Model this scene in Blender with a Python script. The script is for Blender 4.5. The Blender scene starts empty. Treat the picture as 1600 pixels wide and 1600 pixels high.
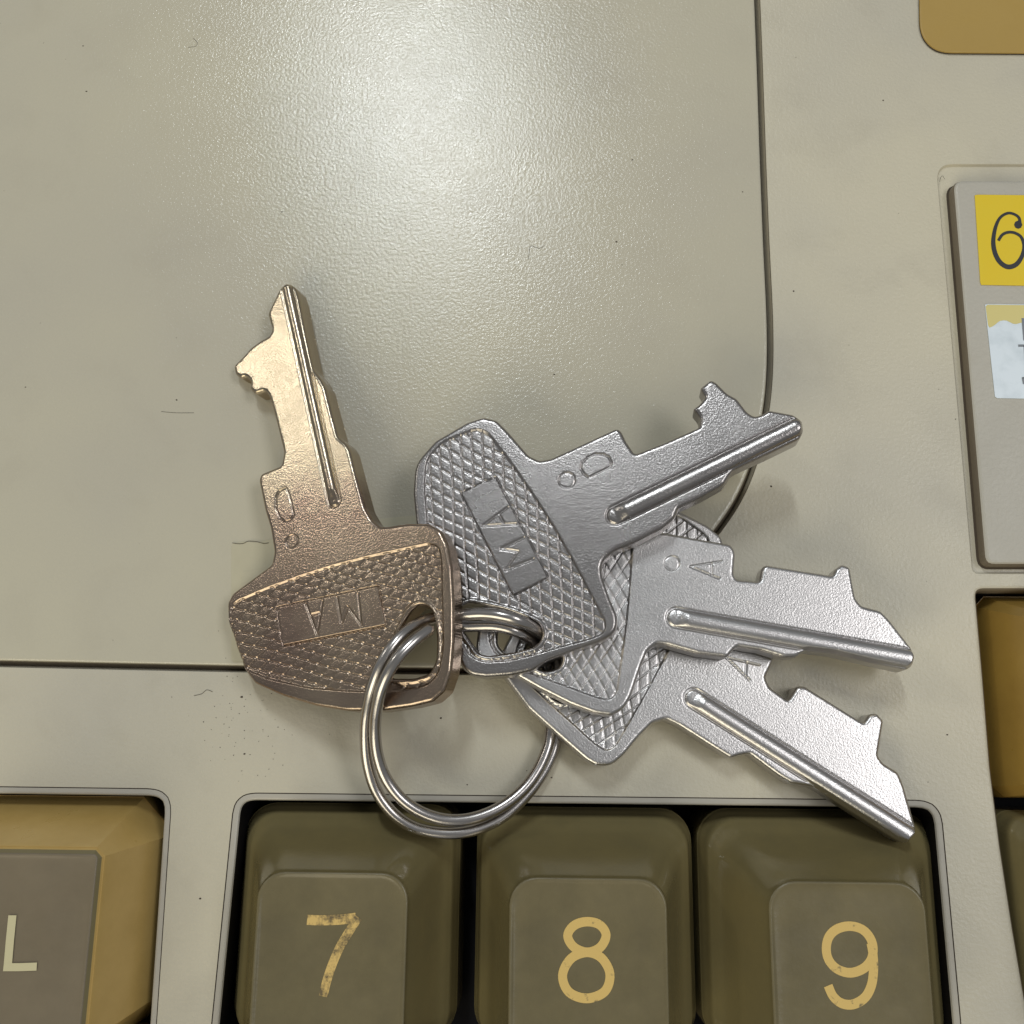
import bpy, bmesh, math, random
import numpy as np
from mathutils import Vector, Matrix
from mathutils.geometry import delaunay_2d_cdt

random.seed(7); rng = np.random.default_rng(7)
K = 0.1                     # shapes are worked out in millimetres; one Blender unit is a centimetre
sc = bpy.context.scene

# ------------------------------------------------------------------ camera
F = 1600.0
CAMH = 87.0                 # mm above the housing
def nrm(v): v = np.asarray(v, float); return v/np.linalg.norm(v)
down_c = nrm((32, -381, -1600))
zc = -down_c
yc = np.array((75, 6700, -1600.)); yc = nrm(yc - zc*yc.dot(zc))
xc = np.cross(yc, zc)
R = np.array([xc, yc, zc])  # rows: world axes seen from the camera; R maps camera -> world
CP = np.array((0, 0, CAMH))
cam_d = bpy.data.cameras.new('camera'); cam = bpy.data.objects.new('camera', cam_d)
sc.collection.objects.link(cam)
cam_d.sensor_width = 36; cam_d.lens = 36*F/1600; cam_d.clip_start = 0.5; cam_d.clip_end = 2000
M4 = Matrix([list(R[i]) + [CP[i]*K] for i in range(3)] + [[0, 0, 0, 1]])
cam.matrix_world = M4
sc.camera = cam
cam_d.dof.use_dof = True; cam_d.dof.focus_distance = 8.35; cam_d.dof.aperture_fstop = 11.0

def ray(px, py):
    px = np.asarray(px, float); py = np.asarray(py, float)
    d = np.stack([(px-800)/F, -(py-800)/F, -np.ones_like(px)], -1)
    return d @ R.T
def P(px, py, z=0.0):
    """point of the place, at height z (mm), seen in that direction"""
    d = ray(px, py); t = (z-CP[2])/d[..., 2]
    return CP + d*np.asarray(t)[..., None]
def on_plane(px, py, o, n):
    d = ray(px, py); t = ((o-CP) @ n)/(d @ n)
    return CP + d*np.asarray(t)[..., None]
def proj(p):
    q = (p-CP) @ R
    return 800+F*q[..., 0]/-q[..., 2], 800-F*q[..., 1]/-q[..., 2]

# ------------------------------------------------------------------ light
w = bpy.data.worlds.new('World'); sc.world = w; w.use_nodes = True
bg = w.node_tree.nodes['Background']
bg.inputs[0].default_value = (0.95, 0.98, 1.0, 1); bg.inputs[1].default_value = 0.18
def mirror_dir(px, py):
    d = nrm(ray(px, py)); return P(px, py, 0), np.array((d[0], d[1], -d[2]))
def lamp(name, pos, aim, sx, sy, power, col, rot=0):
    L = bpy.data.lights.new(name, 'AREA'); L.shape = 'RECTANGLE'; L.size = sx; L.size_y = sy
    L.energy = power; L.color = col
    o = bpy.data.objects.new(name, L); sc.collection.objects.link(o)
    o.location = pos
    q = (Vector(aim)-Vector(pos)).to_track_quat('-Z', 'Y')
    o.rotation_euler = (q.to_matrix().to_4x4() @ Matrix.Rotation(rot, 4, 'Z')).to_euler()
    return o
# ceiling tube whose blurred reflection lies on the cover
Hh = 160.0
p0, d0 = mirror_dir(610, 0); a = p0*K + d0*(Hh/d0[2])
p1, d1 = mirror_dir(705, 350); b = p1*K + d1*(Hh/d1[2])
mid = (a+b)/2; ln = np.linalg.norm(b-a)
tube = lamp('ceiling_tube', mid, (mid[0], mid[1], 0), 7, ln*1.08, 74*math.pi*7*ln*1.08, (0.90, 0.965, 1.0))
tube.rotation_euler = (0, 0, math.atan2(b[1]-a[1], b[0]-a[0])-math.pi/2)
lamp('ceiling_panel', (88, 18, 140), (0, 0, 0), 66, 44, 5.4*math.pi*66*44, (0.99, 0.99, 1.0))
lamp('blade_sparkle_light', (-152, 80, 122), (0, 0, 0), 16, 20, 19*math.pi*16*20, (1.0, 0.97, 0.88))  # added unseen light, placed to make the copper key's blade sparkle
lamp('warm_window', (-70, -130, 90), (0, 0, 0), 120, 100, 2.6*math.pi*120*100, (1.0, 0.92, 0.70))
sc.view_settings.view_transform = 'Standard'; sc.view_settings.look = 'None'
sc.view_settings.exposure = 0.24; sc.view_settings.gamma = 1.0
sc.cycles.max_bounces = 8

# ------------------------------------------------------------------ materials
def mat(name, base, rough=0.5, metal=0.0, spec=0.5):
    m = bpy.data.materials.new(name); m.use_nodes = True
    b = m.node_tree.nodes['Principled BSDF']
    b.inputs['Base Color'].default_value = (*base, 1); b.inputs['Roughness'].default_value = rough
    b.inputs['Metallic'].default_value = metal; b.inputs['Specular IOR Level'].default_value = spec
    return m, m.node_tree, b
class NT:
    def __init__(s, nt): s.nt = nt; s.tc = nt.nodes.new('ShaderNodeTexCoord')
    def node(s, t, **kw):
        n = s.nt.nodes.new(t)
        for k, v in kw.items(): setattr(n, k, v)
        return n
    def link(s, a, b): s.nt.links.new(a, b)
    def noise(s, scale, detail=3, rough=0.5, vec=None, dist=0.0):
        n = s.node('ShaderNodeTexNoise'); n.inputs['Scale'].default_value = scale
        n.inputs['Detail'].default_value = detail; n.inputs['Roughness'].default_value = rough
        n.inputs['Distortion'].default_value = dist
        s.link(vec or s.tc.outputs['Object'], n.inputs['Vector']); return n.outputs['Fac']
    def ramp(s, fac, a, b, ca=(0, 0, 0, 1), cb=(1, 1, 1, 1)):
        r = s.node('ShaderNodeValToRGB'); e = r.color_ramp.elements
        e[0].position = a; e[1].position = b; e[0].color = ca; e[1].color = cb
        s.link(fac, r.inputs[0]); return r.outputs[0]
    def mix(s, fac, ca, cb):
        m = s.node('ShaderNodeMix', data_type='RGBA')
        for i, v in ((0, fac), (6, ca), (7, cb)):
            if isinstance(v, (int, float)): m.inputs[i].default_value = v
            elif isinstance(v, tuple): m.inputs[i].default_value = (*v[:3], 1)
            else: s.link(v, m.inputs[i])
        return m.outputs[2]
    def bump(s, h, strength, dist, b, prev=None):
        n = s.node('ShaderNodeBump'); n.inputs['Strength'].default_value = strength
        n.inputs['Distance'].default_value = dist; s.link(h, n.inputs['Height'])
        if prev: s.link(prev, n.inputs['Normal'])
        s.link(n.outputs[0], b.inputs['Normal']); return n.outputs[0]

def plastic(name, c1, c2, rough, grain=24.0, gstr=0.35, stain=(0.30, 0.25, 0.17), samt=0.25):
    m, nt, b = mat(name, c1, rough, 0, 0.5); t = NT(nt)
    big = t.noise(0.32, 3, 0.55); col = t.mix(t.ramp(big, 0.36, 0.66), c1, c2)
    blot = t.noise(1.3, 5, 0.62, dist=0.4)
    f = t.node('ShaderNodeMath', operation='MULTIPLY'); t.link(t.ramp(blot, 0.52, 0.80), f.inputs[0]); f.inputs[1].default_value = samt
    col = t.mix(f.outputs[0], col, stain)
    speck = t.noise(9.0, 4, 0.75); g = t.node('ShaderNodeMath', operation='MULTIPLY')
    t.link(t.ramp(speck, 0.735, 0.78), g.inputs[0]); g.inputs[1].default_value = 0.55
    col = t.mix(g.outputs[0], col, (0.13, 0.105, 0.075))
    t.link(col, b.inputs['Base Color'])
    rr = t.ramp(t.noise(2.5, 4), 0.3, 0.75, (rough*.88,)*3+(1,), (min(1, rough*1.15),)*3+(1,)); t.link(rr, b.inputs['Roughness'])
    p = t.bump(t.noise(grain, 3, 0.6), gstr, 0.012, b)
    return m
M_cover = plastic('cover plastic', (0.58, 0.54, 0.415), (0.53, 0.495, 0.40), 0.165, 36, 0.26, samt=0.10)
M_house = plastic('housing plastic', (0.63, 0.58, 0.445), (0.54, 0.505, 0.415), 0.36, 32, 0.42, stain=(0.36, 0.32, 0.24), samt=0.24)
M_rim = plastic('rim plastic', (0.50, 0.47, 0.40), (0.45, 0.42, 0.36), 0.4, 30, 0.1)
M_edge = plastic('grimy edge', (0.20, 0.165, 0.12), (0.15, 0.12, 0.085), 0.5, 20, 0.2)
M_tape = plastic('old tape', (0.56, 0.52, 0.37), (0.54, 0.50, 0.36), 0.45, 12, 0.15)
M_label = plastic('label plate plastic', (0.50, 0.472, 0.405), (0.46, 0.435, 0.372), 0.42, 28, 0.35)
M_dirt, _, _ = mat('grime line', (0.07, 0.052, 0.036), 0.8)
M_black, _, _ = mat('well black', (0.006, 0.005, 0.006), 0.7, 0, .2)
def olive(name, c1, c2, rough, bump=0.12):
    m, nt, b = mat(name, c1, rough); t = NT(nt)
    t.link(t.mix(t.ramp(t.noise(1.6, 6, 0.65), 0.35, 0.7), c1, c2), b.inputs['Base Color'])
    t.link(t.ramp(t.noise(3.5, 5), 0.3, 0.8, (rough*.8,)*3+(1,), (rough*1.3,)*3+(1,)), b.inputs['Roughness'])
    t.bump(t.noise(30, 3), bump, 0.006, b); return m
M_olive = olive('olive key plastic', (0.212, 0.172, 0.076), (0.178, 0.148, 0.070), 0.14, 0.06)
M_olive_top = olive('worn key top', (0.190, 0.157, 0.080), (0.138, 0.115, 0.060), 0.30, 0.15)
M_ochre = olive('ochre key plastic', (0.60, 0.41, 0.14), (0.50, 0.33, 0.10), 0.33, 0.05)
M_ochre_shaded = olive('shaded ochre key plastic', (0.40, 0.25, 0.055), (0.33, 0.20, 0.045), 0.34, 0.05)  # darker copy of the ochre; the side key's shade is in the colour
M_ochre_bright = olive('bright ochre edge', (0.62, 0.46, 0.14), (0.55, 0.40, 0.11), 0.3, 0.03)
M_greytop = olive('taupe key top', (0.205, 0.165, 0.105), (0.17, 0.137, 0.088), 0.45, 0.12)
M_plate = olive('ochre plate', (0.44, 0.29, 0.072), (0.42, 0.275, 0.066), 0.5, 0.15)
def worn_print(name, c, amt, under):
    m, nt, b = mat(name, c, 0.5); t = NT(nt)
    f = t.ramp(t.noise(14, 5, 0.7), 0.5-amt, 0.66-amt*.6)
    inv = t.mix(f, c, under)
    t.link(inv, b.inputs['Base Color']); return m
M_gold_print = worn_print('gold print', (0.72, 0.50, 0.16), -0.10, (0.16, 0.13, 0.07))
M_gold_worn = worn_print('gold print worn', (0.72, 0.50, 0.17), 0.075, (0.16, 0.12, 0.06))
M_cream = worn_print('cream print', (0.62, 0.56, 0.34), -0.25, (0.3, 0.25, 0.16))
M_yellow, nt, b = mat('yellow sticker', (0.83, 0.62, 0.030), 0.22)
t = NT(nt); t.link(t.mix(t.noise(2.2, 3), (0.86, 0.60, 0.025), (0.80, 0.62, 0.05)), b.inputs['Base Color'])
M_white, nt, b = mat('white sticker', (0.80, 0.86, 0.92), 0.3)
t = NT(nt); t.link(t.mix(t.ramp(t.noise(7, 4), .45, .8), (0.78, 0.86, 0.93), (0.62, 0.70, 0.76)), b.inputs['Base Color'])
M_paleyellow, nt, b = mat('faded yellow strip', (0.72, 0.62, 0.24), 0.35)
M_ink, _, _ = mat('black ink', (0.025, 0.027, 0.032), 0.35)
M_greyink, _, _ = mat('grey ink', (0.20, 0.22, 0.24), 0.4)

def metal(name, c1, c2, rough, grain, gstr, spot=None, g2=0.0, worn=False):
    m, nt, b = mat(name, c1, rough, 1.0); t = NT(nt)
    f = t.ramp(t.noise(1.1, 4, 0.6), 0.36, 0.66); col = t.mix(f, c1, c2)
    if spot:
        col = t.mix(t.ramp(t.noise(5.5, 6, 0.75), 0.68, 0.80), col, spot)
    if worn:   # worn plating plus the lamp's gleam on the blade, painted as paler metal
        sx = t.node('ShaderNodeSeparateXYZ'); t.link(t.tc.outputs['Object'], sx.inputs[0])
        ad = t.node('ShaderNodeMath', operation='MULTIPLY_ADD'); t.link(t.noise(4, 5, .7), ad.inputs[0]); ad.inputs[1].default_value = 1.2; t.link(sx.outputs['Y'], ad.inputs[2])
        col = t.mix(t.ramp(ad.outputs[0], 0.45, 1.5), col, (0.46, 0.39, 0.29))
    t.link(col, b.inputs['Base Color'])
    t.link(t.ramp(t.noise(3, 2), 0.3, 0.75, (rough*.92,)*3+(1,), (rough*1.1,)*3+(1,)), b.inputs['Roughness'])
    pr = t.bump(t.noise(grain, 2, 0.6), gstr, 0.006, b)
    if g2: t.bump(t.noise(2.0, 2), g2, 0.05, b, pr)
    return m
M_silver = metal('nickel plate', (0.59, 0.57, 0.555), (0.53, 0.51, 0.50), 0.30, 72, 0.34, (0.36, 0.31, 0.26))
M_silver_dark = metal('nickel plate dark reflection', (0.41, 0.385, 0.37), (0.365, 0.342, 0.33), 0.26, 72, 0.32, (0.34, 0.30, 0.27))  # darker copy of the nickel, with the D key's dark reflection painted in
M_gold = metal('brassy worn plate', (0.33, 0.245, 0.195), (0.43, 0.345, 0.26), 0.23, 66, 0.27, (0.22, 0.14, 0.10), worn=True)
M_ring = metal('polished steel wire', (0.52, 0.49, 0.465), (0.44, 0.41, 0.39), 0.25, 30, 0.06, (0.34, .30, .27), 0.0)

# ------------------------------------------------------------------ object helpers
def link(o, parent=None):
    sc.collection.objects.link(o)
    if parent: o.parent = parent
    return o
def mesh(name, verts, faces, m, parent=None, smooth=False, origin=None, mats=None, fm=None):
    """verts in mm, world space; the object's origin is set where the thing stands"""
    v = np.asarray(verts, float)*K
    po = np.array(parent.location) if parent else np.zeros(3)
    if parent and parent.parent: po = po + np.array(parent.parent.location)
    og = np.asarray(origin, float)*K if origin is not None else (po if parent else v.mean(0))
    me = bpy.data.meshes.new(name)
    me.from_pydata((v-og).tolist(), [], [tuple(int(i) for i in f) for f in faces]); me.update()
    for mm in (mats or [m]): me.materials.append(mm)
    if fm is not None: me.polygons.foreach_set('material_index', np.asarray(fm, np.int32))
    if smooth: me.shade_smooth()
    o = bpy.data.objects.new(name, me); link(o, parent); o.location = (og-po) if parent else og
    return o
def tag(o, label=None, cat=None, group=None, kind=None):
    for k_, v_ in (('label', label), ('category', cat), ('group', group), ('kind', kind)):
        if v_: o[k_] = v_
    return o
def empty(name, loc, **kw):
    o = bpy.data.objects.new(name, None); o.empty_display_size = .3; o.location = np.asarray(loc)*K
    link(o); return tag(o, **kw)

def fillet(pts, r=5.0, n=5):
    """polygon with rounded corners; a point may carry its own radius"""
    out = []; N = len(pts)
    for i in range(N):
        p = np.array(pts[i][:2], float); rr = pts[i][2] if len(pts[i]) > 2 else r
        a = np.array(pts[i-1][:2], float); b = np.array(pts[(i+1) % N][:2], float)
        la = np.linalg.norm(a-p); lb = np.linalg.norm(b-p)
        ca = p+(a-p)/la*min(rr, la*.48); cb = p+(b-p)/lb*min(rr, lb*.48)
        for k in range(n+1):
            t = k/n; out.append((1-t)**2*ca+2*t*(1-t)*p+t*t*cb)
    return np.array(out)
def resample(poly, step):
    q = np.vstack([poly, poly[:1]]); seg = np.linalg.norm(np.diff(q, axis=0), axis=1)
    keep = [0]+[i for i in range(1, len(poly)) if seg[i-1] > 1e-6]
    poly = poly[keep]; q = np.vstack([poly, poly[:1]]); seg = np.linalg.norm(np.diff(q, axis=0), axis=1)
    s = np.concatenate([[0], np.cumsum(seg)]); n = max(8, int(s[-1]/step)); u = np.linspace(0, s[-1], n, endpoint=False)
    return np.stack([np.interp(u, s, q[:, 0]), np.interp(u, s, q[:, 1])], -1)
def area(p): return 0.5*np.sum(p[:, 0]*np.roll(p[:, 1], -1)-np.roll(p[:, 0], -1)*p[:, 1])
def ccw(p): return p if area(p) > 0 else p[::-1].copy()
def inset(p, d):
    """p ccw; d>0 moves inwards"""
    e = np.roll(p, -1, 0)-np.roll(p, 1, 0); e /= np.maximum(np.linalg.norm(e, axis=1), 1e-9)[:, None]
    return p+np.stack([-e[:, 1], e[:, 0]], -1)*d
def inside(p, x, y):
    c = np.zeros(np.shape(x), bool); x2, y2 = np.roll(p[:, 0], -1), np.roll(p[:, 1], -1)
    for ax, ay, bx, by in zip(p[:, 0], p[:, 1], x2, y2):
        if ay == by: continue
        c ^= ((ay > y) != (by > y)) & (x < (bx-ax)*(y-ay)/(by-ay)+ax)
    return c
def fill(loops, z, test):
    vs = []; es = []
    for L in loops:
        k = len(vs); vs += [Vector(p) for p in L]; es += [(k+i, k+(i+1) % len(L)) for i in range(len(L))]
    v, e, f, *_ = delaunay_2d_cdt(vs, es, [], 0, 1e-7)
    v = np.array([(a.x, a.y) for a in v]); f = np.array([t for t in f if len(t) == 3])
    c = v[f].mean(1); k = test(c[:, 0], c[:, 1]); f = f[k]
    return np.c_[v, np.full(len(v), z)], f
class MB:
    def __init__(s): s.v = []; s.f = []; s.m = []
    def add(s, v, f, m=0):
        k = len(s.v); s.v += [tuple(map(float, p)) for p in v]; s.f += [tuple(int(i)+k for i in q) for q in f]; s.m += [m]*len(f)
    def rings(s, rs, closed=True, m=0, flip=False):
        n = len(rs[0]); k = len(s.v)
        for r in rs: s.v += [tuple(map(float, p)) for p in r]
        for j in range(len(rs)-1):
            mm = m[j] if isinstance(m, (list, tuple)) else m
            for i in range(n if closed else n-1):
                a = k+j*n+i; b = k+j*n+(i+1) % n; q = (a, b, b+n, a+n)
                s.f.append(q[::-1] if flip else q); s.m.append(mm)
    def build(s, name, m, parent=None, smooth=False, origin=None, mats=None):
        return mesh(name, s.v, s.f, m, parent, smooth, origin, mats, s.m)
def ring3(p, z): return np.c_[p, np.full(len(p), z)]
def pix_poly(pts, z=0.0, r=5.0, step=0.35, n=5):
    q = fillet(pts, r, n); w_ = P(q[:, 0], q[:, 1], z)[:, :2]
    return ccw(resample(w_, step))

# ------------------------------------------------------------------ housing
left_well = pix_poly([(-420, 1223), (270, 1232, 38), (225, 1900), (-480, 1900)])
num_well = pix_poly([(366, 1238, 34), (1470, 1250, 38), (1530, 1900), (300, 1900)])
right_well = pix_poly([(1517, 914, 20), (1900, 914), (2000, 1900), (1648, 1900), (1600, 1592), (1576, 1450), (1556, 1320), (1541, 1200), (1529, 1050)])
seam = [(1176, -80), (1183, 100), (1188, 250), (1193, 380), (1198, 480), (1199.5, 545), (1197, 610), (1187, 675), (1172, 730), (1150, 780), (1120, 824), (1080, 872), (1030, 930), (970, 985), (900, 1025), (820, 1042), (740, 1044), (560, 1042), (375, 1040), (180, 1036), (0, 1032), (-500, 1022)]
cover_out = ccw(resample(P(*fillet([(-900, 1014)]+[(-900, -900), (1120, -900)]+seam, 30, 6).T, 0)[:, :2], 0.5))
open_out = inset(cover_out, -0.60)
label_out = pix_poly([(1462, 256, 26), (1990, 256, 20), (1990, 897, 10), (1519, 897, 10)])

B = 130.0
outer = np.array([(-B, -B*.8), (B, -B*.8), (B, B*1.7), (-B, B*1.7)], float)
# everything beyond the housing's outer rectangle is outside the picture
clipy = lambda p: np.c_[np.clip(p[:, 0], -B+1, B-1), np.clip(p[:, 1], -B*.8+1, B*1.7-1)]
loops_in = [clipy(q) for q in (left_well, num_well, right_well, open_out, label_out)]
hb = MB()
v, f = fill([outer]+loops_in, 0.0, lambda x, y: ~np.any([inside(q, x, y) for q in loops_in], axis=0))
hb.add(v, f)
for q in (left_well, num_well):
    rim = [(0, 0), (.025, -.08), (.06, -.08), (.085, -.03), (.40, -.05), (.52, -.10), (.60, -.24)]
    hb.rings([ring3(inset(q, d), z) for d, z in rim], flip=False, m=[1, 1, 1, 2, 2, 2])
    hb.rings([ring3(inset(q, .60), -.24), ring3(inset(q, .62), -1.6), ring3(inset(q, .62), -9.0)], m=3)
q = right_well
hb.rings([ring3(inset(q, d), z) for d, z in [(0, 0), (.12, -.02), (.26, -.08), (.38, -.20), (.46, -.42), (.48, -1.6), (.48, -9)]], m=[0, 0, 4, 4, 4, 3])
q = open_out
hb.rings([ring3(inset(q, d), z) for d, z in [(0, 0), (.05, -.04), (.09, -.12), (.12, -.5), (.30, -1.3), (.32, -4)]], m=[0, 1, 0, 0, 3])
q = label_out
hb.rings([ring3(inset(q, d), z) for d, z in [(0, 0), (.04, -.03), (.16, -.22), (.2, -.25)]], m=[0, 0, 0])
v, f = fill([inset(label_out, .2)], -.25, lambda x, y: inside(inset(label_out, .2), x, y)); hb.add(v, f, 0)
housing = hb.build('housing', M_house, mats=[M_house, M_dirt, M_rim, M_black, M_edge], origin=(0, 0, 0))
tag(housing, 'yellowed beige textured plastic housing around the keyboard wells', kind='structure')
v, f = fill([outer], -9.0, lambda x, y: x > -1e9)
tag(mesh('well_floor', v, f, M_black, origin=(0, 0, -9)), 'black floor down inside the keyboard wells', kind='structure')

# ------------------------------------------------------------------ cover
cb = MB()
v, f = fill([inset(cover_out, .30)], 0.02, lambda x, y: inside(inset(cover_out, .30), x, y)); cb.add(v, f)
prof = [(.30, .02), (.16, .0), (.07, -.05), (.02, -.13), (0, -.25), (-.34, -1.5), (-.34, -4)]
cb.rings([ring3(inset(cover_out, d), z) for d, z in prof], flip=True, m=[0, 0, 0, 0, 1, 1])
cover = cb.build('cover', M_cover, mats=[M_cover, M_edge], origin=(0, 20, 0))
tag(cover, 'large smooth beige plastic cover with rounded lower right corner', 'cover')
dp = MB()   # the joint's dark floor
v, f = fill([outer], -4.0, lambda x, y: x > -1e9)

# old tape stuck over the cover's front edge, mostly under the copper coloured key
tp = pix_poly([(362, 850, 3), (382, 846), (400, 848), (560, 815), (640, 806, 8), (728, 812, 6), (728, 1036, 3), (362, 1034, 3)], 0, 3, .3)
tb = MB(); v, f = fill([tp], .07, lambda x, y: inside(tp, x, y)); tb.add(v, f); tb.rings([ring3(tp, .07), ring3(tp, .0)], flip=True)
tape = tb.build('tape', M_tape, origin=P(500, 930, 0)); tag(tape, 'thin yellowed tape patch on the cover beneath the copper coloured key', 'tape')
tp2 = pix_poly([(378, 894, 2), (420, 888, 3), (520, 880), (520, 1020), (378, 1020)], 0, 3, .3)
tb = MB(); v, f = fill([tp2], .13, lambda x, y: inside(tp2, x, y)); tb.add(v, f); tb.rings([ring3(tp2, .13), ring3(tp2, .07)], flip=True)
tb.build('tape_fold', M_tape, tape)

# ------------------------------------------------------------------ ochre plate, top right
pp = pix_poly([(1431, -300), (1436, 58, 22), (1462, 85, 24), (1900, 88), (1900, -300)], 0, 14, .3)
pb = MB(); v, f = fill([inset(pp, .12)], .30, lambda x, y: inside(inset(pp, .12), x, y)); pb.add(v, f)
pb.rings([ring3(inset(pp, d), z) for d, z in [(.12, .30), (.04, .27), (0, .18), (0, .0)]], flip=True, m=[0, 0, 1])
tag(pb.build('cover_plate', M_plate, mats=[M_plate, M_dirt], origin=P(1500, 40, 0)), 'flat ochre plate with a rounded corner on the housing', 'plate')

# ------------------------------------------------------------------ label panel with stickers
lab = empty('label_panel', P(1600, 600, 0), label='raised beige plate with the yellow 6 sticker and a whitish sticker', cat='label panel')
lp = pix_poly([(1489, 281, 16), (1960, 281), (1990, 882, 8), (1540, 882, 14)], 1.0, 12, .3)
ZL = 1.0
lb = MB(); v, f = fill([inset(lp, .35)], ZL, lambda x, y: inside(inset(lp, .35), x, y)); lb.add(v, f)
lb.rings([ring3(inset(lp, d), z) for d, z in [(.35, ZL), (.2, ZL-.03), (.08, ZL-.12), (0, ZL-.3), (-.05, -.25)]], flip=True, m=[0, 0, 2, 2])
lb.rings([ring3(inset(lp, d), z) for d, z in [(-.052, -.10), (-.16, -.235), (-.2, -.246)]], flip=True, m=1)
lb.build('plate', M_label, lab, mats=[M_label, M_dirt, M_edge])
def sheet(name, pts, z, m, parent, r=1.0, th=.06):
    q = pix_poly(pts, z, r, .3, 2); s = MB(); v, f = fill([q], z, lambda x, y: inside(q, x, y)); s.add(v, f)
    s.rings([ring3(q, z), ring3(q, z-th+.005)], flip=True); return s.build(name, m, parent)
ys = sheet('sticker', [(1523, 304), (1690, 306), (1706, 448), (1532, 445)], ZL+.07, M_yellow, lab)
ys['label'] = 'bright yellow sticker printed with a black 6'
ws = sheet('sticker', [(1539, 475), (1712, 477), (1730, 625), (1555, 622)], ZL+.07, M_white, lab)
ws['label'] = 'whitish sticker with a faded yellow top strip'
sheet('faded_strip', [(1539.6, 476), (1712, 478), (1715, 506), (1600, 503), (1585, 507), (1572, 500), (1562, 501), (1553, 509), (1544.5, 513)], ZL+.085, M_paleyellow, ws, 3, .01)

def ribbon(mb, pts, width, zf, closed=False, m=0):
    """flat printed stroke of the given width (mm) along world points"""
    p = np.asarray(pts, float)[:, :2]; n = len(p)
    if closed: e = np.roll(p, -1, 0)-np.roll(p, 1, 0)
    else: e = np.gradient(p, axis=0)
    e /= np.maximum(np.linalg.norm(e, axis=1), 1e-9)[:, None]; nn = np.stack([-e[:, 1], e[:, 0]], -1)
    wd = np.broadcast_to(np.asarray(width, float), (n,))[:, None]/2
    cols = [p+nn*wd*k for k in (1, 0, -1)]
    rs = [np.c_[c, zf(c[:, 0], c[:, 1])] for c in cols]
    mb.rings(rs, closed, m)
def curve(pts, n=40, closed=False):
    p = np.asarray(pts, float); N = len(p); out = []
    for i in range(N if closed else N-1):
        if closed: a, b, c, d = p[i-1], p[i], p[(i+1) % N], p[(i+2) % N]
        else: a, b, c, d = p[max(i-1, 0)], p[i], p[i+1], p[min(i+2, N-1)]
        for k in range(n):
            t = k/n; out.append(.5*((2*b)+(c-a)*t+(2*a-5*b+4*c-d)*t*t+(3*b-a-3*c+d)*t**3))
    if not closed: out.append(p[-1])
    return np.array(out)
zc_ = lambda z: (lambda x, y: np.full(np.shape(x), z))
def pxy(pts, z): a = np.asarray(pts, float); return P(a[:, 0], a[:, 1], z)
sm = MB(); s0 = curve([(1594, 350), (1592, 340), (1583, 334), (1573, 333.5), (1562, 341), (1555, 357), (1552, 378), (1555, 396), (1563, 410), (1575, 417), (1588, 413), (1597, 400), (1600, 385), (1596, 371), (1586, 364), (1575, 363), (1566, 367), (1560, 376)], 5)
wd = np.interp(np.arange(len(s0)), [0, 20, 32, 45, 60, len(s0)], [.28, .26, .42, .48, .30, .26])
ribbon(sm, pxy(s0, ZL+.09), wd, zc_(ZL+.09))
dd = [(1591+6.5*math.cos(a_), 351+6.5*math.sin(a_)) for a_ in np.linspace(0, 2*math.pi, 9)[:-1]]
dq = pxy(dd, ZL+.093); sm.add(np.c_[dq[:, :2], np.full(8, ZL+.093)], [tuple(range(8))[::-1]])
sm.build('numeral', M_ink, ys)
for a_, b_, wd in (((1600, 497), (1603, 532), .45), ((1591, 540), (1612, 540), .22), ((1602, 540), (1604, 572), .3), ((1597, 590), (1612, 590), .1), ((1600, 590), (1602, 600), .4)):
    gm = MB(); ribbon(gm, pxy([a_, ((a_[0]+b_[0])/2, (a_[1]+b_[1])/2), b_], ZL+.09), wd, zc_(ZL+.09)); gm.build('printed_stroke', M_greyink, ws)

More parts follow.
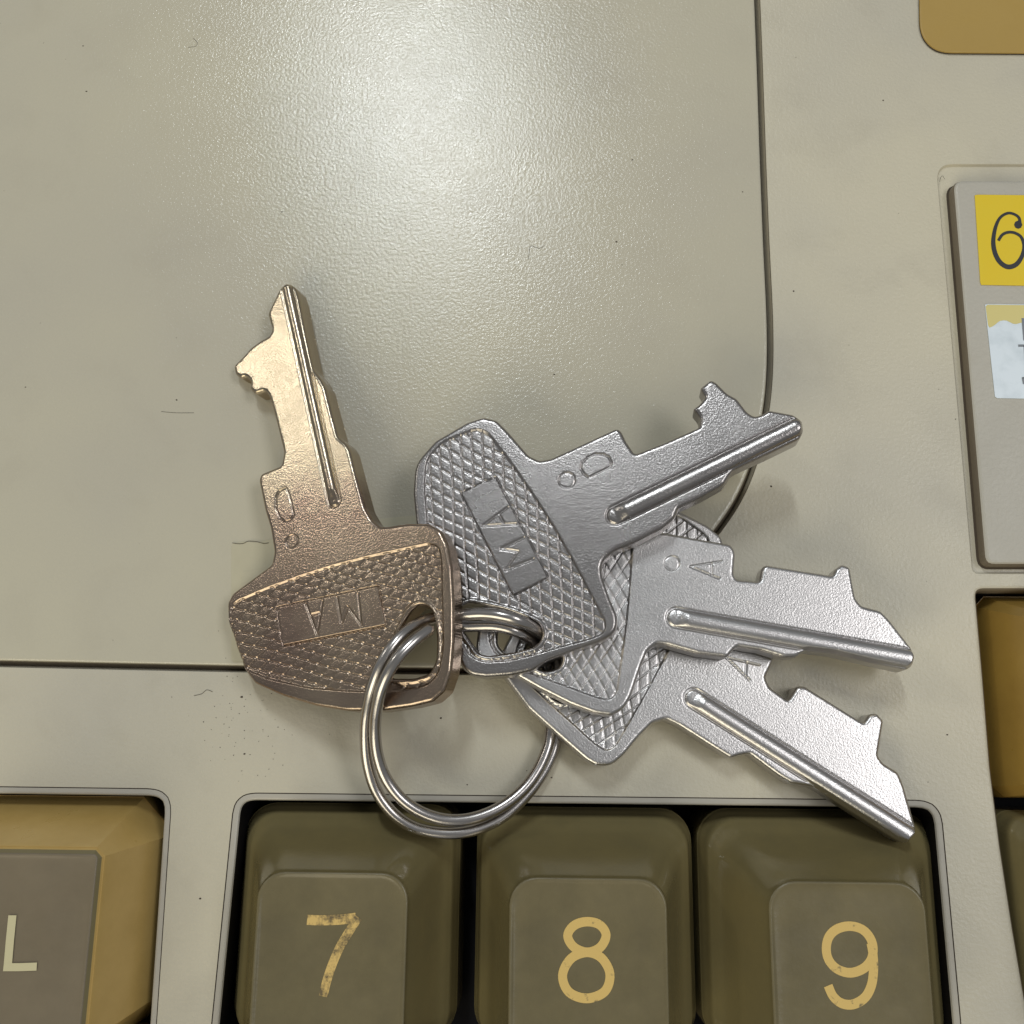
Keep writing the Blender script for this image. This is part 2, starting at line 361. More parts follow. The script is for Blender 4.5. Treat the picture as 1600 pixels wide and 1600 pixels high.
# ------------------------------------------------------------------ keyboard keys
def rrect(cx, cy, hx, hyb, hyf, r, n=7):
    """rounded rectangle: reaches hyb behind (+y) and hyf in front of (cx,cy)"""
    out = []
    for (sx, sy, a0) in ((1, 1, 0), (-1, 1, 90), (-1, -1, 180), (1, -1, 270)):
        x = cx+sx*(hx-r); y = cy+(hyb-r if sy > 0 else -(hyf-r))
        for k in range(n+1):
            a_ = math.radians(a0+90*k/n); out.append((x+r*math.cos(a_), y+r*math.sin(a_)))
    # extra points along the straight sides
    o = np.array(out); e = []
    for i in range(len(o)):
        a_, b_ = o[i], o[(i+1) % len(o)]; e.append(a_)
        if i % (n+1) == n:
            for k in range(1, 9): e.append(a_+(b_-a_)*k/9)
    return np.array(e)
def keycap(name, label, cat, group, tx, ty, htx, hty, zt, bx, by, hbx, hby, zb, prof, rb, rt, m_side, m_top, dish=.25, top_name='key_top', chamfer=False, m_rim=None):
    """tx,ty: middle of the top plate; bx,by: middle of the foot"""
    o = empty(name, (bx, by, zb-4), label=label, cat=cat, group=group)
    mb = MB(); rs = []
    S = curve(prof, 6)
    for z, fr in S:
        fr = float(fr); c = (bx+(tx-bx)*fr, by+(ty-by)*fr)
        r = rb+(rt-rb)*min(max(fr, 0), 1)
        rr_ = rrect(c[0], c[1], hbx+(htx-hbx)*fr, hby+(hty-hby)*fr, hby+(hty-hby)*fr, r, 1 if chamfer else 7)
        rs.append(ring3(rr_, z))
    mb.rings(rs, flip=False, m=[0 if (not m_rim or s_[1] < .93) else 1 for s_ in S[:-1]])
    cbody = mb.build('cap_body', m_side, o, smooth=True, mats=[m_side, m_rim or m_side])
    if chamfer: cbody.data.shade_smooth(); cbody.data.set_sharp_from_angle(angle=math.radians(18))
    tb_ = MB(); ztop = S[-1][0]; rs = []
    zf = lambda x, y: ztop+.015-dish*np.clip(1-((x-tx)/htx)**2*.55-((y-ty)/hty)**2*.55, 0, 1)
    for k, ins in enumerate([0, .06, .14, .25, .45, .8, 1.4, 2.2, 3.2, 4.2, 5.0]):
        hx = max(htx-ins, .3); hy = max(hty-ins, .3)
        q = rrect(tx, ty, hx, hy, hy, min(max(rt-ins*.5, .2), hx*.95))
        e_ = [0, .07, .085, .06, .02][k] if k < 5 else 0
        z = np.full(len(q), ztop) if k == 0 else zf(q[:, 0], q[:, 1])+e_ if k > 2 else np.full(len(q), ztop+e_)
        rs.append(np.c_[q, z])
    tb_.rings(rs, flip=False); tb_.add(rs[-1], [tuple(range(len(rs[-1])))])
    top = tb_.build(top_name, m_top, o, smooth=True)
    return o, top, zf
PROF = [(-8, -.04), (-3.6, -.01), (-2.9, .02), (-2.2, .09), (-1.5, .155), (-1.1, .24), (-.3, .40), (1.0, .56), (2.8, .73), (4.6, .88), (5.7, .965), (6.2, .992), (6.4, 1.0)]
ZT = 6.4
GN = 'olive number keys in the keyboard well'
specs = [('7', 400, 636, 1363, 385, 720, 1250, M_gold_worn, 'olive key with a badly worn golden 7'),
         ('8', 796, 1042, 1372, 746, 1079, 1256, M_gold_print, 'olive key with the golden 8, between the 7 and 9 keys'),
         ('9', 1202, 1447, 1378, 1088, 1452, 1259, M_gold_print, 'olive key with the golden 9 below the lowest key blade')]
glyph = {
 '7': [[(480, 1437), (500, 1438), (530, 1437), (556, 1434)], [(560, 1433), (549, 1450), (531, 1480), (518, 1510), (510, 1535), (505, 1557)]],
 '9': [[(1326, 1447), (1345, 1451), (1358, 1463), (1364, 1480), (1361, 1500), (1348, 1514), (1328, 1520), (1308, 1514), (1295, 1500), (1291, 1482), (1295, 1464), (1307, 1452)],
       [(1361, 1474), (1364, 1492), (1365, 1512), (1362, 1538), (1352, 1558), (1334, 1569), (1316, 1568), (1302, 1557), (1294, 1540)]],
 '8': [[(917, 1440), (937, 1445), (947, 1461), (938, 1480), (918, 1488), (897, 1480), (887, 1462), (897, 1446)],
       [(917, 1488), (940, 1497), (953, 1522), (945, 1549), (917, 1560), (889, 1550), (879, 1524), (892, 1498)]]}
for d, l, r_, yt, bl, br, yb, pm, lbl in specs:
    a_, b_ = P(l, 1440, ZT), P(r_, 1440, ZT); htx = (b_[0]-a_[0])/2; tx = (a_[0]+b_[0])/2
    ytop = P((l+r_)/2, yt, ZT)[1]; hty = 6.9; ty = ytop-hty
    a_, b_ = P(bl, 1300, -3.2), P(br, 1300, -3.2); hbx = (b_[0]-a_[0])/2; bx = (a_[0]+b_[0])/2
    yback = P((bl+br)/2, yb+5, -3.2)[1]; hby = 9.1; by = yback-hby
    o, top, zf = keycap('number_key', lbl, 'keyboard key', GN, tx, ty, htx, hty, ZT, bx, by, hbx, hby, -3.2, PROF, 2.6, 2.0, M_olive, M_olive_top)
    g = MB()
    for j, st in enumerate(glyph[d]):
        cl = d == '8' or (d == '9' and j == 0)
        pts = curve(st, 6, cl) if not (d == '7' and j == 0) else np.array(st, float)
        zz = ZT-.2
        q = pxy(pts, zz); wd = .66 if d != '7' else (.72 if j == 0 else .66)
        ribbon(g, q, wd, lambda x, y, zf=zf, j=j: zf(x, y)+.02+.004*j, cl)
    g.build('numeral', pm, top)
# letter key at the left and its neighbour in the row below
LP = [(-8, -.05), (-3.2, 0.0), (-2.8, .04), (0, .34), (3, .66), (4.9, .86), (5.05, .90), (5.3, .955), (5.5, 1.0)]
M_oliverim = olive('olive rim', (0.22, 0.19, 0.10), (0.2, 0.16, 0.075), 0.35, 0.05)
zt = 5.5
tr = P(149, 1380, zt)[0]; yt = P(60, 1333, zt)[1]; br_ = P(276, 1300, -3)[0]; yb = P(120, 1243, -3)[1]
htx, hty = 6.3, 7.0
o, top, zf = keycap('letter_key', 'taupe topped key with ochre sides and the cream letter L', 'keyboard key', 'taupe and ochre letter keys',
       tr-htx, yt-hty, htx, hty, zt, br_-9.2, yb-9.2, 9.2, 9.2, -3, LP, 3.0, .35, M_ochre, M_greytop, .12, chamfer=True, m_rim=M_oliverim)
g = MB(); LZ = 5.42
ribbon(g, pxy([(20, 1430), (16, 1470), (12, 1517)], LZ), .62, zc_(LZ+.06)); ribbon(g, pxy([(6, 1511), (30, 1511), (58, 1510)], LZ), .56, zc_(LZ+.065))
g.build('letter', M_cream, top)
yb2 = yb-19.05
keycap('letter_key', 'ochre key corner showing in the row below the L key', 'keyboard key', 'taupe and ochre letter keys',
       tr-htx, yt-19.05-hty, htx, hty, zt, br_-9.2, yb2-9.2, 9.2, 9.2, -3, LP, 3.0, .35, M_ochre_bright, M_greytop, .12, chamfer=True, m_rim=M_oliverim)
# right hand column
xl = P(1526, 1000, -3)[0]; yk = P(1560, 932, -3)[1]; yf = P(1560, 1246, -3)[1]; hb_ = (yk-yf)/2
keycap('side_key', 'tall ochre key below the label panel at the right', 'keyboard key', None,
       xl+9.2, (yk+yf)/2-1.15, 6.3, hb_-2.15, 5.8, xl+9.2, (yk+yf)/2, 9.2, hb_, -3, LP, .9, .35, M_ochre_shaded, M_greytop, .12, chamfer=True, m_rim=M_oliverim)
xl2 = P(1550, 1300, -3)[0]; yk2 = P(1580, 1266, -3)[1]
keycap('side_key', 'olive key in the right column just below the ochre key', 'keyboard key', None,
       xl2+9.4, yk2-9.3, 5.7, 6.6, ZT, xl2+9.1, yk2-9.1, 9.1, 9.1, -3.2, PROF, 1.5, 1.9, M_olive, M_olive_top)

# ------------------------------------------------------------------ metal keys
def seg_dist(x, y, ax, ay, bx, by):
    dx, dy = bx-ax, by-ay; L2 = dx*dx+dy*dy+1e-12
    t = np.clip(((x-ax)*dx+(y-ay)*dy)/L2, 0, 1)
    return np.hypot(x-ax-t*dx, y-ay-t*dy), t
def poly_sd(poly, x, y):
    d = np.full(x.shape, 1e9); q = np.roll(poly, -1, 0)
    for (ax, ay), (bx, by) in zip(poly, q):
        s, _ = seg_dist(x, y, ax, ay, bx, by); d = np.minimum(d, s)
    return np.where(inside(poly, x, y), d, -d)
def strokes_d(sts, x, y):
    d = np.full(x.shape, 1e9)
    for st in sts:
        for (ax, ay), (bx, by) in zip(st[:-1], st[1:]):
            s, _ = seg_dist(x, y, ax, ay, bx, by); d = np.minimum(d, s)
    return d
def sstep(x, a, b): t = np.clip((x-a)/(b-a), 0, 1); return t*t*(3-2*t)

CP1, CP2 = (752, 653), (960, 995)
PANEL = fillet([(661, 760), (664, 716, 14), (690, 689), (742, 668, 12), (762, 673, 10), (800, 722), (836, 774), (868, 824), (902, 884), (928, 934), (948, 972, 8), (946, 990, 10), (922, 1000), (880, 1011), (828, 1026), (795, 1034), (752, 1036, 12), (728, 1022, 14), (704, 970), (684, 905), (667, 830)], 8, 3)
TAG = fillet([(720, 770), (774, 745), (856, 902), (801, 930)], 1.5, 2)
HOLE = fillet([(714, 952, 10), (732, 941, 8), (790, 953), (824, 966), (844, 976, 8), (849, 992, 8), (836, 1010, 8), (800, 1019), (764, 1024, 6), (748, 1021, 8), (731, 996), (717, 975)], 8, 3)
MA = [[(801-630, 0)]]
def cr(pts, ox=630, oy=640, s=4): return [(ox+a_/s, oy+b_/s) for a_, b_ in pts]
MARK_MA = [cr([(755, 800), (610, 868), (720, 885), (638, 1000), (815, 932)]), cr([(655, 608), (495, 725), (705, 712)]), cr([(598, 655), (628, 708)])]
TH = 1.9
AX_D = math.atan2(140, 290)

def affine_fit(src, dst):
    s = np.c_[np.array(src, float), np.ones(len(src))]; a_, *_ = np.linalg.lstsq(s, np.array(dst, float), rcond=None); return a_
def similarity(rot, sc_, p, q):
    """rot clockwise on the picture, from canonical point p to point q"""
    c, s = math.cos(rot)*sc_, math.sin(rot)*sc_
    A = np.array([[c, s], [-s, c], [0, 0]]); A[2] = np.array(q)-np.array(p) @ A[:2]; return A
def ap(A, pts): pts = np.asarray(pts, float)[:, :2]; return pts @ A[:2]+A[2]
def inv(A): m = np.linalg.inv(A[:2]); return np.vstack([m, -A[2] @ m])

def metal_key(name, label, outline, hole, A, plane, ridge, ridge_w, marks, mat_, cell=.062, r_out=4.0, mark_w=.085, ridge_h=.42, kd_=.085, dot=None, dot_r=10):
    """plane: three (px, py, z) points of the upper face"""
    pts = [P(*q_) for q_ in plane]; hole_c = ap(inv(A), hole)
    n = nrm(np.cross(pts[1]-pts[0], pts[2]-pts[0])); n = n if n[2] > 0 else -n
    o_ = pts[0]
    a_ = on_plane(ridge[0][0], ridge[0][1], o_, n); b_ = on_plane(ridge[1][0], ridge[1][1], o_, n)
    e1 = nrm(b_-a_); e2 = np.cross(n, e1)
    to2 = lambda q_: np.stack([(q_-o_) @ e1, (q_-o_) @ e2], -1)
    def pl(pix): pix = np.asarray(pix, float); return to2(on_plane(pix[:, 0], pix[:, 1], o_, n))
    out = resample(ccw(pl(fillet(outline, r_out, 4))), .12)
    hol = resample(ccw(pl(hole)), .12)
    lo = out.min(0)-.3; hi = out.max(0)+.3
    nx, ny = int((hi[0]-lo[0])/cell)+1, int((hi[1]-lo[1])/cell)+1
    X, Y = np.meshgrid(lo[0]+np.arange(nx)*cell, lo[1]+np.arange(ny)*cell, indexing='ij')
    sd = np.minimum(poly_sd(out, X, Y), -poly_sd(hol, X, Y))
    def height(x, y, sd_):
        W = o_+x[..., None]*e1+y[..., None]*e2
        px, py = proj(W); q_ = np.stack([px, py], -1) @ inv(A)[:2]+inv(A)[2]
        cx, cy = q_[..., 0], q_[..., 1]; mm = 1/19.5     # canonical picture units to mm
        rr_ = .34; d = np.clip(sd_, 0, rr_); h = -(rr_-np.sqrt(np.maximum(rr_**2-(rr_-d)**2, 0)))
        sp = poly_sd(PANEL, cx, cy)*mm; stg = poly_sd(TAG, cx, cy)*mm
        # knurling: two families of grooves
        def fam(ang, off, gap):
            u = (cx*math.sin(ang)+cy*math.cos(ang)+off)/gap; f_ = np.abs(u-np.round(u))*gap*mm; return f_
        wob = 1.2*np.sin(cx*.045+cy*.03)
        g1 = fam(math.radians(92.5), wob, 16.4); g2 = fam(math.radians(-27), wob*1.3, 16.2)
        g = np.minimum(g1, g2)
        kn = -.14-kd_+kd_*sstep(g1, .0, .095)*sstep(g2, .0, .085)+.005*sstep(g, .06, .40)
        fr = sstep(sp, 0, .16)*sstep(-poly_sd(hole_c, cx, cy)*mm, .22, .5)
        hp = kn*fr
        tagm = sstep(stg, -.14, -.02)
        tag_h = -.30*sstep(stg, -.15, -.05)*(1-sstep(stg, -.04, .05)) + (-.045)*sstep(stg, -.04, .05)
        hp = hp*(1-tagm)+tag_h*tagm
        dm = strokes_d(MARK_MA, cx, cy)*mm
        hp = hp-.10*(1-sstep(dm, .03, .13))*(stg > 0)
        h = h+hp
        for st in marks:
            s2 = pl(st); d_ = strokes_d([s2], x, y); h = h-.075*(1-sstep(d_, mark_w*.35, mark_w*1.2))
        if dot is not None:
            c_ = pl([dot])[0]; rd = np.hypot(x-c_[0], y-c_[1])-dot_r*mm
            h = h-.05*(1-sstep(rd, -.03, .04))-.05*(1-sstep(np.abs(rd), .02, .09))
        R_ = pl(ridge); s_, t_ = seg_dist(x, y, R_[0][0], R_[0][1], R_[-1][0], R_[-1][1])
        Lr = np.linalg.norm(R_[1]-R_[0]); hw = ridge_w*mm/2
        rise = sstep(t_*Lr, -.1, 1.0)*.75+.25
        bead = ridge_h*np.sqrt(np.clip(1-(s_/hw)**2, 0, 1))*rise*sstep(sd_, 0, .3)
        h = h+bead-.10*np.exp(-((s_-hw-.06)/.09)**2)*sstep(sd_, .1, .4)
        return h, sp, stg, s_-hw
    # marching squares: vertices on the grid inside, plus cuts where the outline crosses
    ins = sd > 0.012
    idx = -np.ones((nx, ny), int); ii = np.argwhere(ins); idx[ii[:, 0], ii[:, 1]] = np.arange(len(ii))
    V = [np.stack([X[ins], Y[ins]], -1)]; SD = [sd[ins]]; cnt = len(ii); cut = {}; ex = []
    def cutv(i, j, k, l):
        nonlocal cnt
        key = (i, j, k, l) if (i, j) < (k, l) else (k, l, i, j)
        if key in cut: return cut[key]
        a1, a2 = sd[i, j], sd[k, l]; t_ = a1/(a1-a2) if a1 != a2 else .5; t_ = min(max(t_, .02), .98)
        ex.append((X[i, j]+(X[k, l]-X[i, j])*t_, Y[i, j]+(Y[k, l]-Y[i, j])*t_)); cut[key] = cnt; cnt += 1; return cut[key]
    c4 = np.stack([ins[:-1, :-1], ins[1:, :-1], ins[1:, 1:], ins[:-1, 1:]], -1)
    full = c4.all(-1); fi, fj = np.nonzero(full)
    quads = np.stack([idx[fi, fj], idx[fi+1, fj], idx[fi+1, fj+1], idx[fi, fj+1]], -1)
    faces = [tuple(q_) for q_ in quads.tolist()]; bedge = []
    part = np.argwhere(c4.any(-1) & ~full)
    for i, j in part:
        cs = [(i, j), (i+1, j), (i+1, j+1), (i, j+1)]; poly = []; cuts = []
        for k in range(4):
            a_, b_ = cs[k], cs[(k+1) % 4]
            if ins[a_]: poly.append(idx[a_])
            if ins[a_] != ins[b_]:
                cv = cutv(*a_, *b_); poly.append(cv); cuts.append((cv, bool(ins[a_])))
        if len(poly) >= 3: faces.append(tuple(int(q_) for q_ in poly))
        if len(cuts) == 2:
            lv = [c for c, s in cuts if s][0]; en = [c for c, s in cuts if not s][0]; bedge.append((lv, en))
        elif len(cuts) == 4:
            order = cuts
            for k in range(4):
                if order[k][1]: bedge.append((order[k][0], order[(k+1) % 4][0]))
    V = np.vstack([V[0], np.array(ex)]); SDv = np.concatenate([SD[0], np.zeros(len(ex))])
    h, sp, stg, rg = height(V[:, 0], V[:, 1], SDv)
    e_ = 1e-2
    sdx = np.minimum(poly_sd(out, V[:, 0]+e_, V[:, 1]), -poly_sd(hol, V[:, 0]+e_, V[:, 1]))
    W = o_+V[:, :1]*e1+V[:, 1:]*e2+h[:, None]*n
    # face groups
    cen = np.array([(sp[list(q_)].mean(), stg[list(q_)].mean(), rg[list(q_)].mean()) for q_ in faces])
    gid = np.zeros(len(faces), int); gid[cen[:, 0] > 0] = 1; gid[cen[:, 1] > -.04] = 2; gid[(cen[:, 2] < 0) & (cen[:, 0] < 0)] = 3
    # smooth normals over the whole surface
    me_n = np.zeros_like(W)
    tri = np.array([(q_[0], q_[k], q_[k+1]) for q_ in faces for k in range(1, len(q_)-1)])
    fn = np.cross(W[tri[:, 1]]-W[tri[:, 0]], W[tri[:, 2]]-W[tri[:, 0]])
    for k in range(3): np.add.at(me_n, tri[:, k], fn)
    me_n /= np.maximum(np.linalg.norm(me_n, axis=1), 1e-12)[:, None]
    base = (o_+out.mean(0)[0]*e1+out.mean(0)[1]*e2)-n*TH
    root = empty(name, base, **label)
    def piece(nm, g):
        sel = [faces[i] for i in np.nonzero(gid == g)[0]]
        if not sel: return None
        used = np.unique(np.array([i for q_ in sel for i in q_])); rm = -np.ones(len(W), int); rm[used] = np.arange(len(used))
        vv = W[used]; ff = [tuple(int(rm[i]) for i in q_) for q_ in sel]; nn = me_n[used]
        if g == 0:   # body: add the sides and the back
            bl = sorted({i for e in bedge for i in e}); bi = {i: k for k, i in enumerate(bl)}
            k0 = len(vv); top_ = W[bl]; hb2 = h[bl]
            lvl1 = top_-n*(TH-.34-.25+hb2*0)[:, None] if False else (o_+V[bl][:, :1]*e1+V[bl][:, 1:]*e2)-n*(TH-.2)
            lvl2 = (o_+V[bl][:, :1]*e1+V[bl][:, 1:]*e2)-n*TH
            vv = np.vstack([vv, top_, lvl1, lvl2]); nb = len(bl)
            # outward wall normals
            wn = np.zeros((nb, 3))
            for a1, b1 in bedge:
                d_ = W[b1]-W[a1]; o2 = np.cross(d_, n); wn[bi[a1]] += o2; wn[bi[b1]] += o2
            wn /= np.maximum(np.linalg.norm(wn, axis=1), 1e-12)[:, None]
            sgn = None
            for a1, b1 in bedge:
                A1, B1 = k0+bi[a1], k0+bi[b1]
                ff.append((B1, A1, A1+nb, B1+nb)); ff.append((B1+nb, A1+nb, A1+2*nb, B1+2*nb))
            vs2 = [Vector(V[i]) for i in bl]; es2 = [(bi[a1], bi[b1]) for a1, b1 in bedge]
            cv, ce, cf, *_ = delaunay_2d_cdt(vs2, es2, [], 0, 1e-9)
            cv = np.array([(a1.x, a1.y) for a1 in cv]); kk = len(vv)
            cf = [t_ for t_ in cf]; cc = np.array([cv[list(t_)].mean(0) for t_ in cf])
            ok = inside(out, cc[:, 0], cc[:, 1]) & ~inside(hol, cc[:, 0], cc[:, 1])
            vv = np.vstack([vv, o_+cv[:, :1]*e1+cv[:, 1:]*e2-n*TH])
            ff += [tuple(kk+i for i in t_[::-1]) for t_, k_ in zip(cf, ok) if k_]
            nn = np.vstack([nn, wn, wn, wn, np.repeat(-n[None], len(cv), 0)])
        ob = mesh(nm, vv, ff, mat_, root, smooth=True)
        ob.data.normals_split_custom_set_from_vertices(nn.tolist())
        return ob
    piece('body', 0); piece('grip_panel', 1); piece('name_plate', 2); piece('ridge', 3)
    return root, (o_, n, out, e1, e2)

OUT_D = [(645, 770), (648, 724, 18), (680, 688), (730, 659), (755, 651), (776, 656), (794, 674), (826, 711), (843, 719), (860, 716), (912, 692), (964, 668, 6), (971, 673, 4), (978, 688), (992, 709, 5), (1040, 690), (1092, 667, 3), (1094, 652, 4), (1083, 638, 3), (1093, 631, 4), (1102, 620, 4), (1094, 606, 3), (1111, 592, 5), (1120, 597), (1137, 614), (1152, 622), (1168, 643), (1179, 650), (1190, 647), (1202, 640), (1240, 647), (1254, 657), (1256, 673), (1250, 685), (1205, 707), (1155, 730), (1145, 735), (1131, 757), (1097, 776), (1060, 793), (1054, 809), (1035, 825), (992, 847), (955, 862, 14), (939, 880, 14), (941, 900), (953, 935), (966, 965, 12), (962, 988, 14), (940, 1001), (905, 1013), (855, 1032), (830, 1048), (799, 1055), (759, 1058), (737, 1055), (724, 1046), (703, 1010), (682, 950), (662, 880), (650, 820)]
OUT_G = [(444, 442), (435, 452), (417, 490), (424, 514), (420, 524), (405, 532), (390, 543), (380, 555), (364, 571), (366, 584), (376, 591), (383, 587), (391, 596), (389, 607), (397, 615), (413, 610), (420, 620), (430, 657), (442, 706), (438, 727), (406, 740, 6), (403, 750), (412, 795), (421, 825), (427, 862), (423, 882), (385, 910), (362, 927), (354, 942), (355, 970), (367, 1012), (380, 1045), (397, 1068), (442, 1088), (492, 1103), (542, 1111), (592, 1111), (642, 1104), (675, 1096), (693, 1080), (704, 1048), (708, 1000), (708, 940), (705, 885), (699, 850), (688, 828), (668, 817), (635, 817), (605, 822), (592, 822), (581, 812), (570, 793), (557, 745), (546, 702), (540, 692), (528, 682), (518, 645), (508, 605), (500, 590), (489, 576), (484, 555), (474, 508), (466, 465), (461, 449), (452, 442)]
HOLE_G = fillet([(638, 958), (650, 945), (667, 946), (678, 961), (681, 1000), (680, 1032), (670, 1052), (645, 1060), (612, 1060), (592, 1054), (598, 1034), (622, 992)], 8, 3)
A_D = np.array([[1, 0], [0, 1], [0, 0.]])
A_G = affine_fit([(774, 745), (720, 770), (856, 902), (801, 930), (885, 750), (931, 725), (752, 653), (648, 735), (960, 990), (736, 1052), (850, 718), (943, 885)],
                 [(434, 950), (445, 1012), (586, 912), (600, 976), (457, 847), (443, 790), (358, 948), (380, 1050), (696, 835), (700, 1085), (425, 880), (590, 820)])
A_1 = similarity(math.radians(35.5), .985, CP2, (962, 1108))
A_2 = similarity(math.radians(57.4), .985, CP2, (950, 1190))
hid = [(971-0, 0)]
def bow(A, pts): return [tuple(p) for p in ap(A, pts)]
BOW_HID_LOW = [(799, 1055), (759, 1058), (737, 1055), (724, 1046), (703, 1010), (682, 950), (662, 880), (650, 820), (645, 770), (648, 724), (680, 688), (730, 659), (755, 651), (776, 656), (794, 674), (826, 711), (843, 719)]
OUT_1 = [(1142, 850), (1150, 862, 6), (1147, 897), (1152, 905), (1187, 908, 4), (1191, 887), (1197, 882), (1302, 899, 4), (1306, 888), (1317, 881), (1329, 886), (1333, 910), (1338, 935), (1347, 946), (1377, 954), (1390, 967), (1425, 1012), (1431, 1026), (1427, 1040), (1417, 1047), (1365, 1036), (1302, 1021), (1260, 1016), (1245, 1026), (1225, 1027), (1190, 1016), (1152, 1010), (1145, 1017), (1137, 1027), (1090, 1021), (1040, 1007), (1025, 1006), (1012, 1017), (1002, 1042), (987, 1087), (976, 1107, 12), (955, 1118), (930, 1115), (892, 1101), (842, 1076), (800, 1052)] + bow(A_1, BOW_HID_LOW[2:-1]) + [(1014, 827, 10), (1037, 831), (1090, 841)]
OUT_2 = [(1211, 1029, 4), (1197, 1058), (1203, 1073), (1232, 1094, 4), (1246, 1072), (1258, 1072), (1350, 1129, 4), (1359, 1116), (1371, 1114), (1382, 1126), (1373, 1181), (1381, 1192), (1405, 1207), (1413, 1226), (1431, 1289), (1432, 1303), (1418, 1318), (1400, 1311), (1302, 1249), (1271, 1229), (1237, 1224), (1218, 1213), (1171, 1178), (1155, 1181), (1142, 1185), (1119, 1171), (1061, 1134), (1040, 1124), (1020, 1130), (1000, 1150), (975, 1180), (955, 1197, 12), (930, 1196), (915, 1187), (867, 1145), (825, 1107), (795, 1067), (783, 1050)] + bow(A_2, BOW_HID_LOW[3:-2]) + [(1105, 900), (1097, 935), (1105, 965), (1150, 990)]
def hole_of(A): return ap(A, HOLE)
GK = 'small keys on the split ring'
D_MARK = [cr(q, 880, 560) for q in ([(300, 665), (303, 650), (285, 618), (250, 600), (200, 598), (150, 620), (115, 655), (108, 690), (130, 722), (155, 745), (290, 680), (300, 665)],)]
PLN = {
 'A2': [(868, 1150, 3.15), (1118, 838, 2.05), (1425, 1300, 2.15)],
 'A1': [(955, 1110, 5.0), (977, 712, 4.1), (1425, 1030, 4.4)],
 'D': [(955, 1000, 6.8), (1250, 665, 7.6), (650, 740, 5.2)],
 'G': [(706, 960, 8.3), (357, 960, 2.1), (445, 450, 2.5)]}
k2 = metal_key('metal_key', dict(label='lowest silver key stamped A with its blade tip over the 9 key', cat='key', group=GK), OUT_2, hole_of(A_2), A_2, PLN['A2'],
    [(1084, 1091), (1421, 1305)], 27, [[(1186, 1039), (1134, 1027), (1171, 1063)], [(1166, 1034), (1165, 1056)]], M_silver)
k1 = metal_key('metal_key', dict(label='silver key stamped A with a dot, lying between the D key and the lowest key', cat='key', group=GK), OUT_1, hole_of(A_1), A_1, PLN['A1'],
    [(1057, 965), (1419, 1029)], 28, [[(1127, 877), (1078, 885), (1124, 904)], [(1112, 880), (1112, 898)]], M_silver, dot=(1050, 880), dot_r=11.5)
kd = metal_key('metal_key', dict(label='silver key stamped D with a cross hatched bow', cat='key', group=GK), OUT_D, HOLE, A_D, PLN['D'],
    [(962, 805), (1243, 668)], 27, D_MARK, M_silver_dark, dot=(885.5, 750.5), dot_r=13)
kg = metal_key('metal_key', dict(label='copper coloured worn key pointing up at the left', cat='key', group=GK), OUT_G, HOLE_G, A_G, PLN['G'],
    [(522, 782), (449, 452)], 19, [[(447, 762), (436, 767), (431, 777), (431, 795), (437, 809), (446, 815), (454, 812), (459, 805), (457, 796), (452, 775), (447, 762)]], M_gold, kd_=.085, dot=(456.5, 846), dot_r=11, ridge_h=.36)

# ------------------------------------------------------------------ split ring
def tube(name, pts, rad, m, parent, seg=14, round_end=True):
    p = curve(pts, 7); n = len(p); T = np.gradient(p, axis=0); T /= np.linalg.norm(T, axis=1)[:, None]
    mb = MB(); rs = []
    up = np.array((0, 0, 1.))
    for i in range(n):
        s = nrm(np.cross(T[i], up)); u = np.cross(s, T[i])
        rr_ = rad*(1 if 1 < i < n-2 else (.8 if i in (1, n-2) else .45))
        rs.append(np.array([p[i]+rr_*(math.cos(a_)*s+math.sin(a_)*u) for a_ in np.linspace(0, 2*math.pi, seg, endpoint=False)]))
    mb.rings(rs, flip=True); k = len(mb.v)
    mb.add(rs[0], [tuple(range(seg))]); mb.add(rs[-1], [tuple(range(seg))[::-1]])
    return mb.build(name, m, parent, smooth=True)
outer_s = [(700, 963, 5.9), (661, 971, 6.7), (628, 993, 8.1), (601, 1028, 8.4), (583, 1070, 7.6), (573, 1115, 5.9), (571, 1155, 4.6), (575, 1195, 3.6), (588, 1235, 2.9), (613, 1270, 2.5), (645, 1292, 2.3), (682, 1301, 2.1), (720, 1301, 1.9), (755, 1292, 1.6), (790, 1273, 1.3), (822, 1243, 1.0), (847, 1210, .8), (862, 1180, .7), (869, 1155, .65), (873, 1115, .65), (874, 1070, .9), (868, 1030, 2.2), (856, 1003, 4.0), (838, 985, 5.8), (812, 970, 7.2), (783, 962, 7.4), (752, 959, 7.0), (722, 961, 6.6), (705, 964, 6.2)]
inner_s = [(676, 980, 8.0), (648, 1001, 8.9), (620, 1030, 9.2), (600, 1066, 8.6), (589, 1106, 7.2), (586, 1143, 5.8), (590, 1180, 4.7), (602, 1214, 3.9), (625, 1246, 3.4), (655, 1268, 3.1), (690, 1280, 2.85), (725, 1281, 2.65), (760, 1272, 2.4), (792, 1255, 2.1), (820, 1231, 1.8), (841, 1202, 1.55), (854, 1173, 1.4), (859, 1150, 1.3), (861, 1105, 1.2), (857, 1060, 1.8), (848, 1025, 3.1), (832, 1002, 4.6), (808, 987, 5.8), (780, 979, 6.0), (750, 978, 5.7), (722, 977, 5.6)]
pts3 = [P(*q_) for q_ in inner_s]+[P(*q_) for q_ in outer_s]
ringe = empty('split_ring', P(720, 1140, 0), label='polished steel split ring holding the four keys', cat='key ring')
tube('wire', pts3, .475, M_ring, ringe)

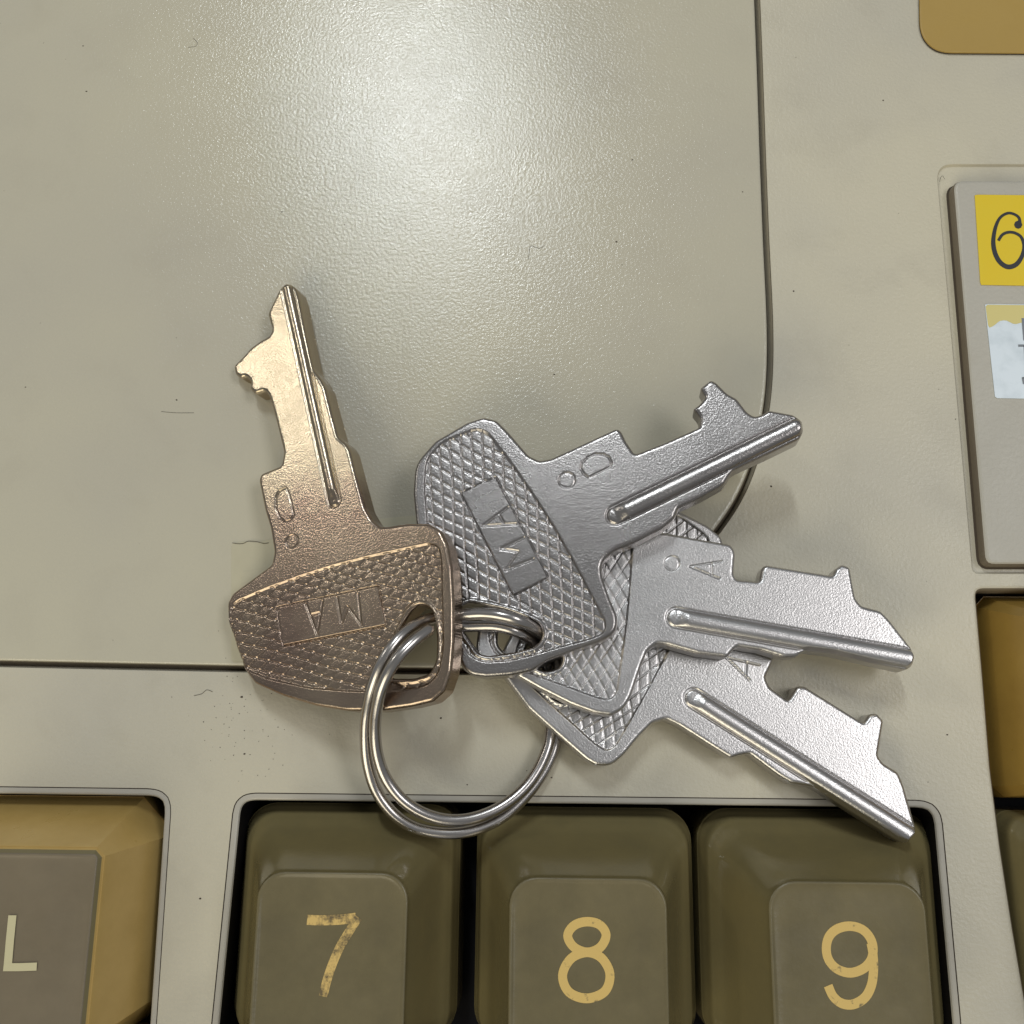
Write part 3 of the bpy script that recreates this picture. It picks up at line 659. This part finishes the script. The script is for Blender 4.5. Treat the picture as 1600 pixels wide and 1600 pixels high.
# ------------------------------------------------------------------ dust and fibres
def fibre(pts, label, z=.03, rad=.018):
    c = curve(pts, 5); q_ = P(c[:, 0], c[:, 1], z); mb = MB()
    e = np.gradient(q_, axis=0); e /= np.linalg.norm(e, axis=1)[:, None]; s = np.cross(e, (0, 0, 1.))
    mb.rings([q_-s*rad, q_+np.array((0, 0, rad)), q_+s*rad, q_-np.array((0, 0, rad*.8))], closed=False)
    o = mb.build('fibre', M_dirt); return tag(o, label, 'fibre', 'dark fibres on the housing')
fibre([(252, 643), (275, 645), (303, 645)], 'thin straight dark fibre left of the copper coloured key')
fibre([(826, 405), (828, 386), (833, 385), (843, 388), (851, 383)], 'bent dark fibre on the cover above the D key')
fibre([(302, 60), (308, 66), (306, 72), (294, 74)], 'tiny curled fibre near the top left of the cover')
fibre([(1468, 284), (1470, 277), (1473, 275), (1476, 280)], 'tiny hooked fibre in the corner of the label recess')
fibre([(303, 1087), (315, 1084), (323, 1078), (332, 1081)], 'pale curly fibre on the housing below the cover joint')
fibre([(363, 848), (371, 849.5), (380, 849), (388, 845.5), (400, 846), (412, 849), (420, 848)], 'wavy crack line along the top edge of the tape', .1, .022)
db = MB(); rs_ = np.random.RandomState(3)
spots = [(130, 72), (135, 143), (539, 351), (441, 331), (963, 378), (972, 414), (988, 250), (826, 127), (866, 585), (276, 625), (40, 605), (1315, 1160), (1450, 1222), (1480, 1148), (318, 1128), (382, 1178), (823, 1204), (689, 1122), (730, 1226), (378, 1089), (1380, 157), (1205, 760), (313, 1404), (862, 1215), (365, 1180), (1240, 455), (1493, 655), (1160, 300)]
for _ in range(70): spots.append((rs_.normal(385, 40), rs_.normal(1130, 42)))
for _ in range(40): spots.append((rs_.uniform(0, 1500), rs_.uniform(0, 1210)))
for i, (x, y) in enumerate(spots):
    c = P(x, y, 0); s = (.075 if i < 28 else .03)*rs_.uniform(.6, 1.5); a_ = rs_.uniform(0, 6.28); n_ = 6
    if (inside(left_well, c[:1], c[1:2]) | inside(num_well, c[:1], c[1:2]) | inside(right_well, c[:1], c[1:2]))[0]: continue
    r1 = [c+np.array((s*math.cos(a_+k*6.283/n_)*rs_.uniform(.6, 1.5), s*math.sin(a_+k*6.283/n_)*.8, .022)) for k in range(n_)]
    db.add(r1+[c+np.array((0, 0, .022+s*.5))], [(k, (k+1) % n_, n_) for k in range(n_)])
tag(db.build('dust', M_dirt, origin=(0, 0, 0)), 'dark specks of dust scattered on the plastic', kind='stuff')
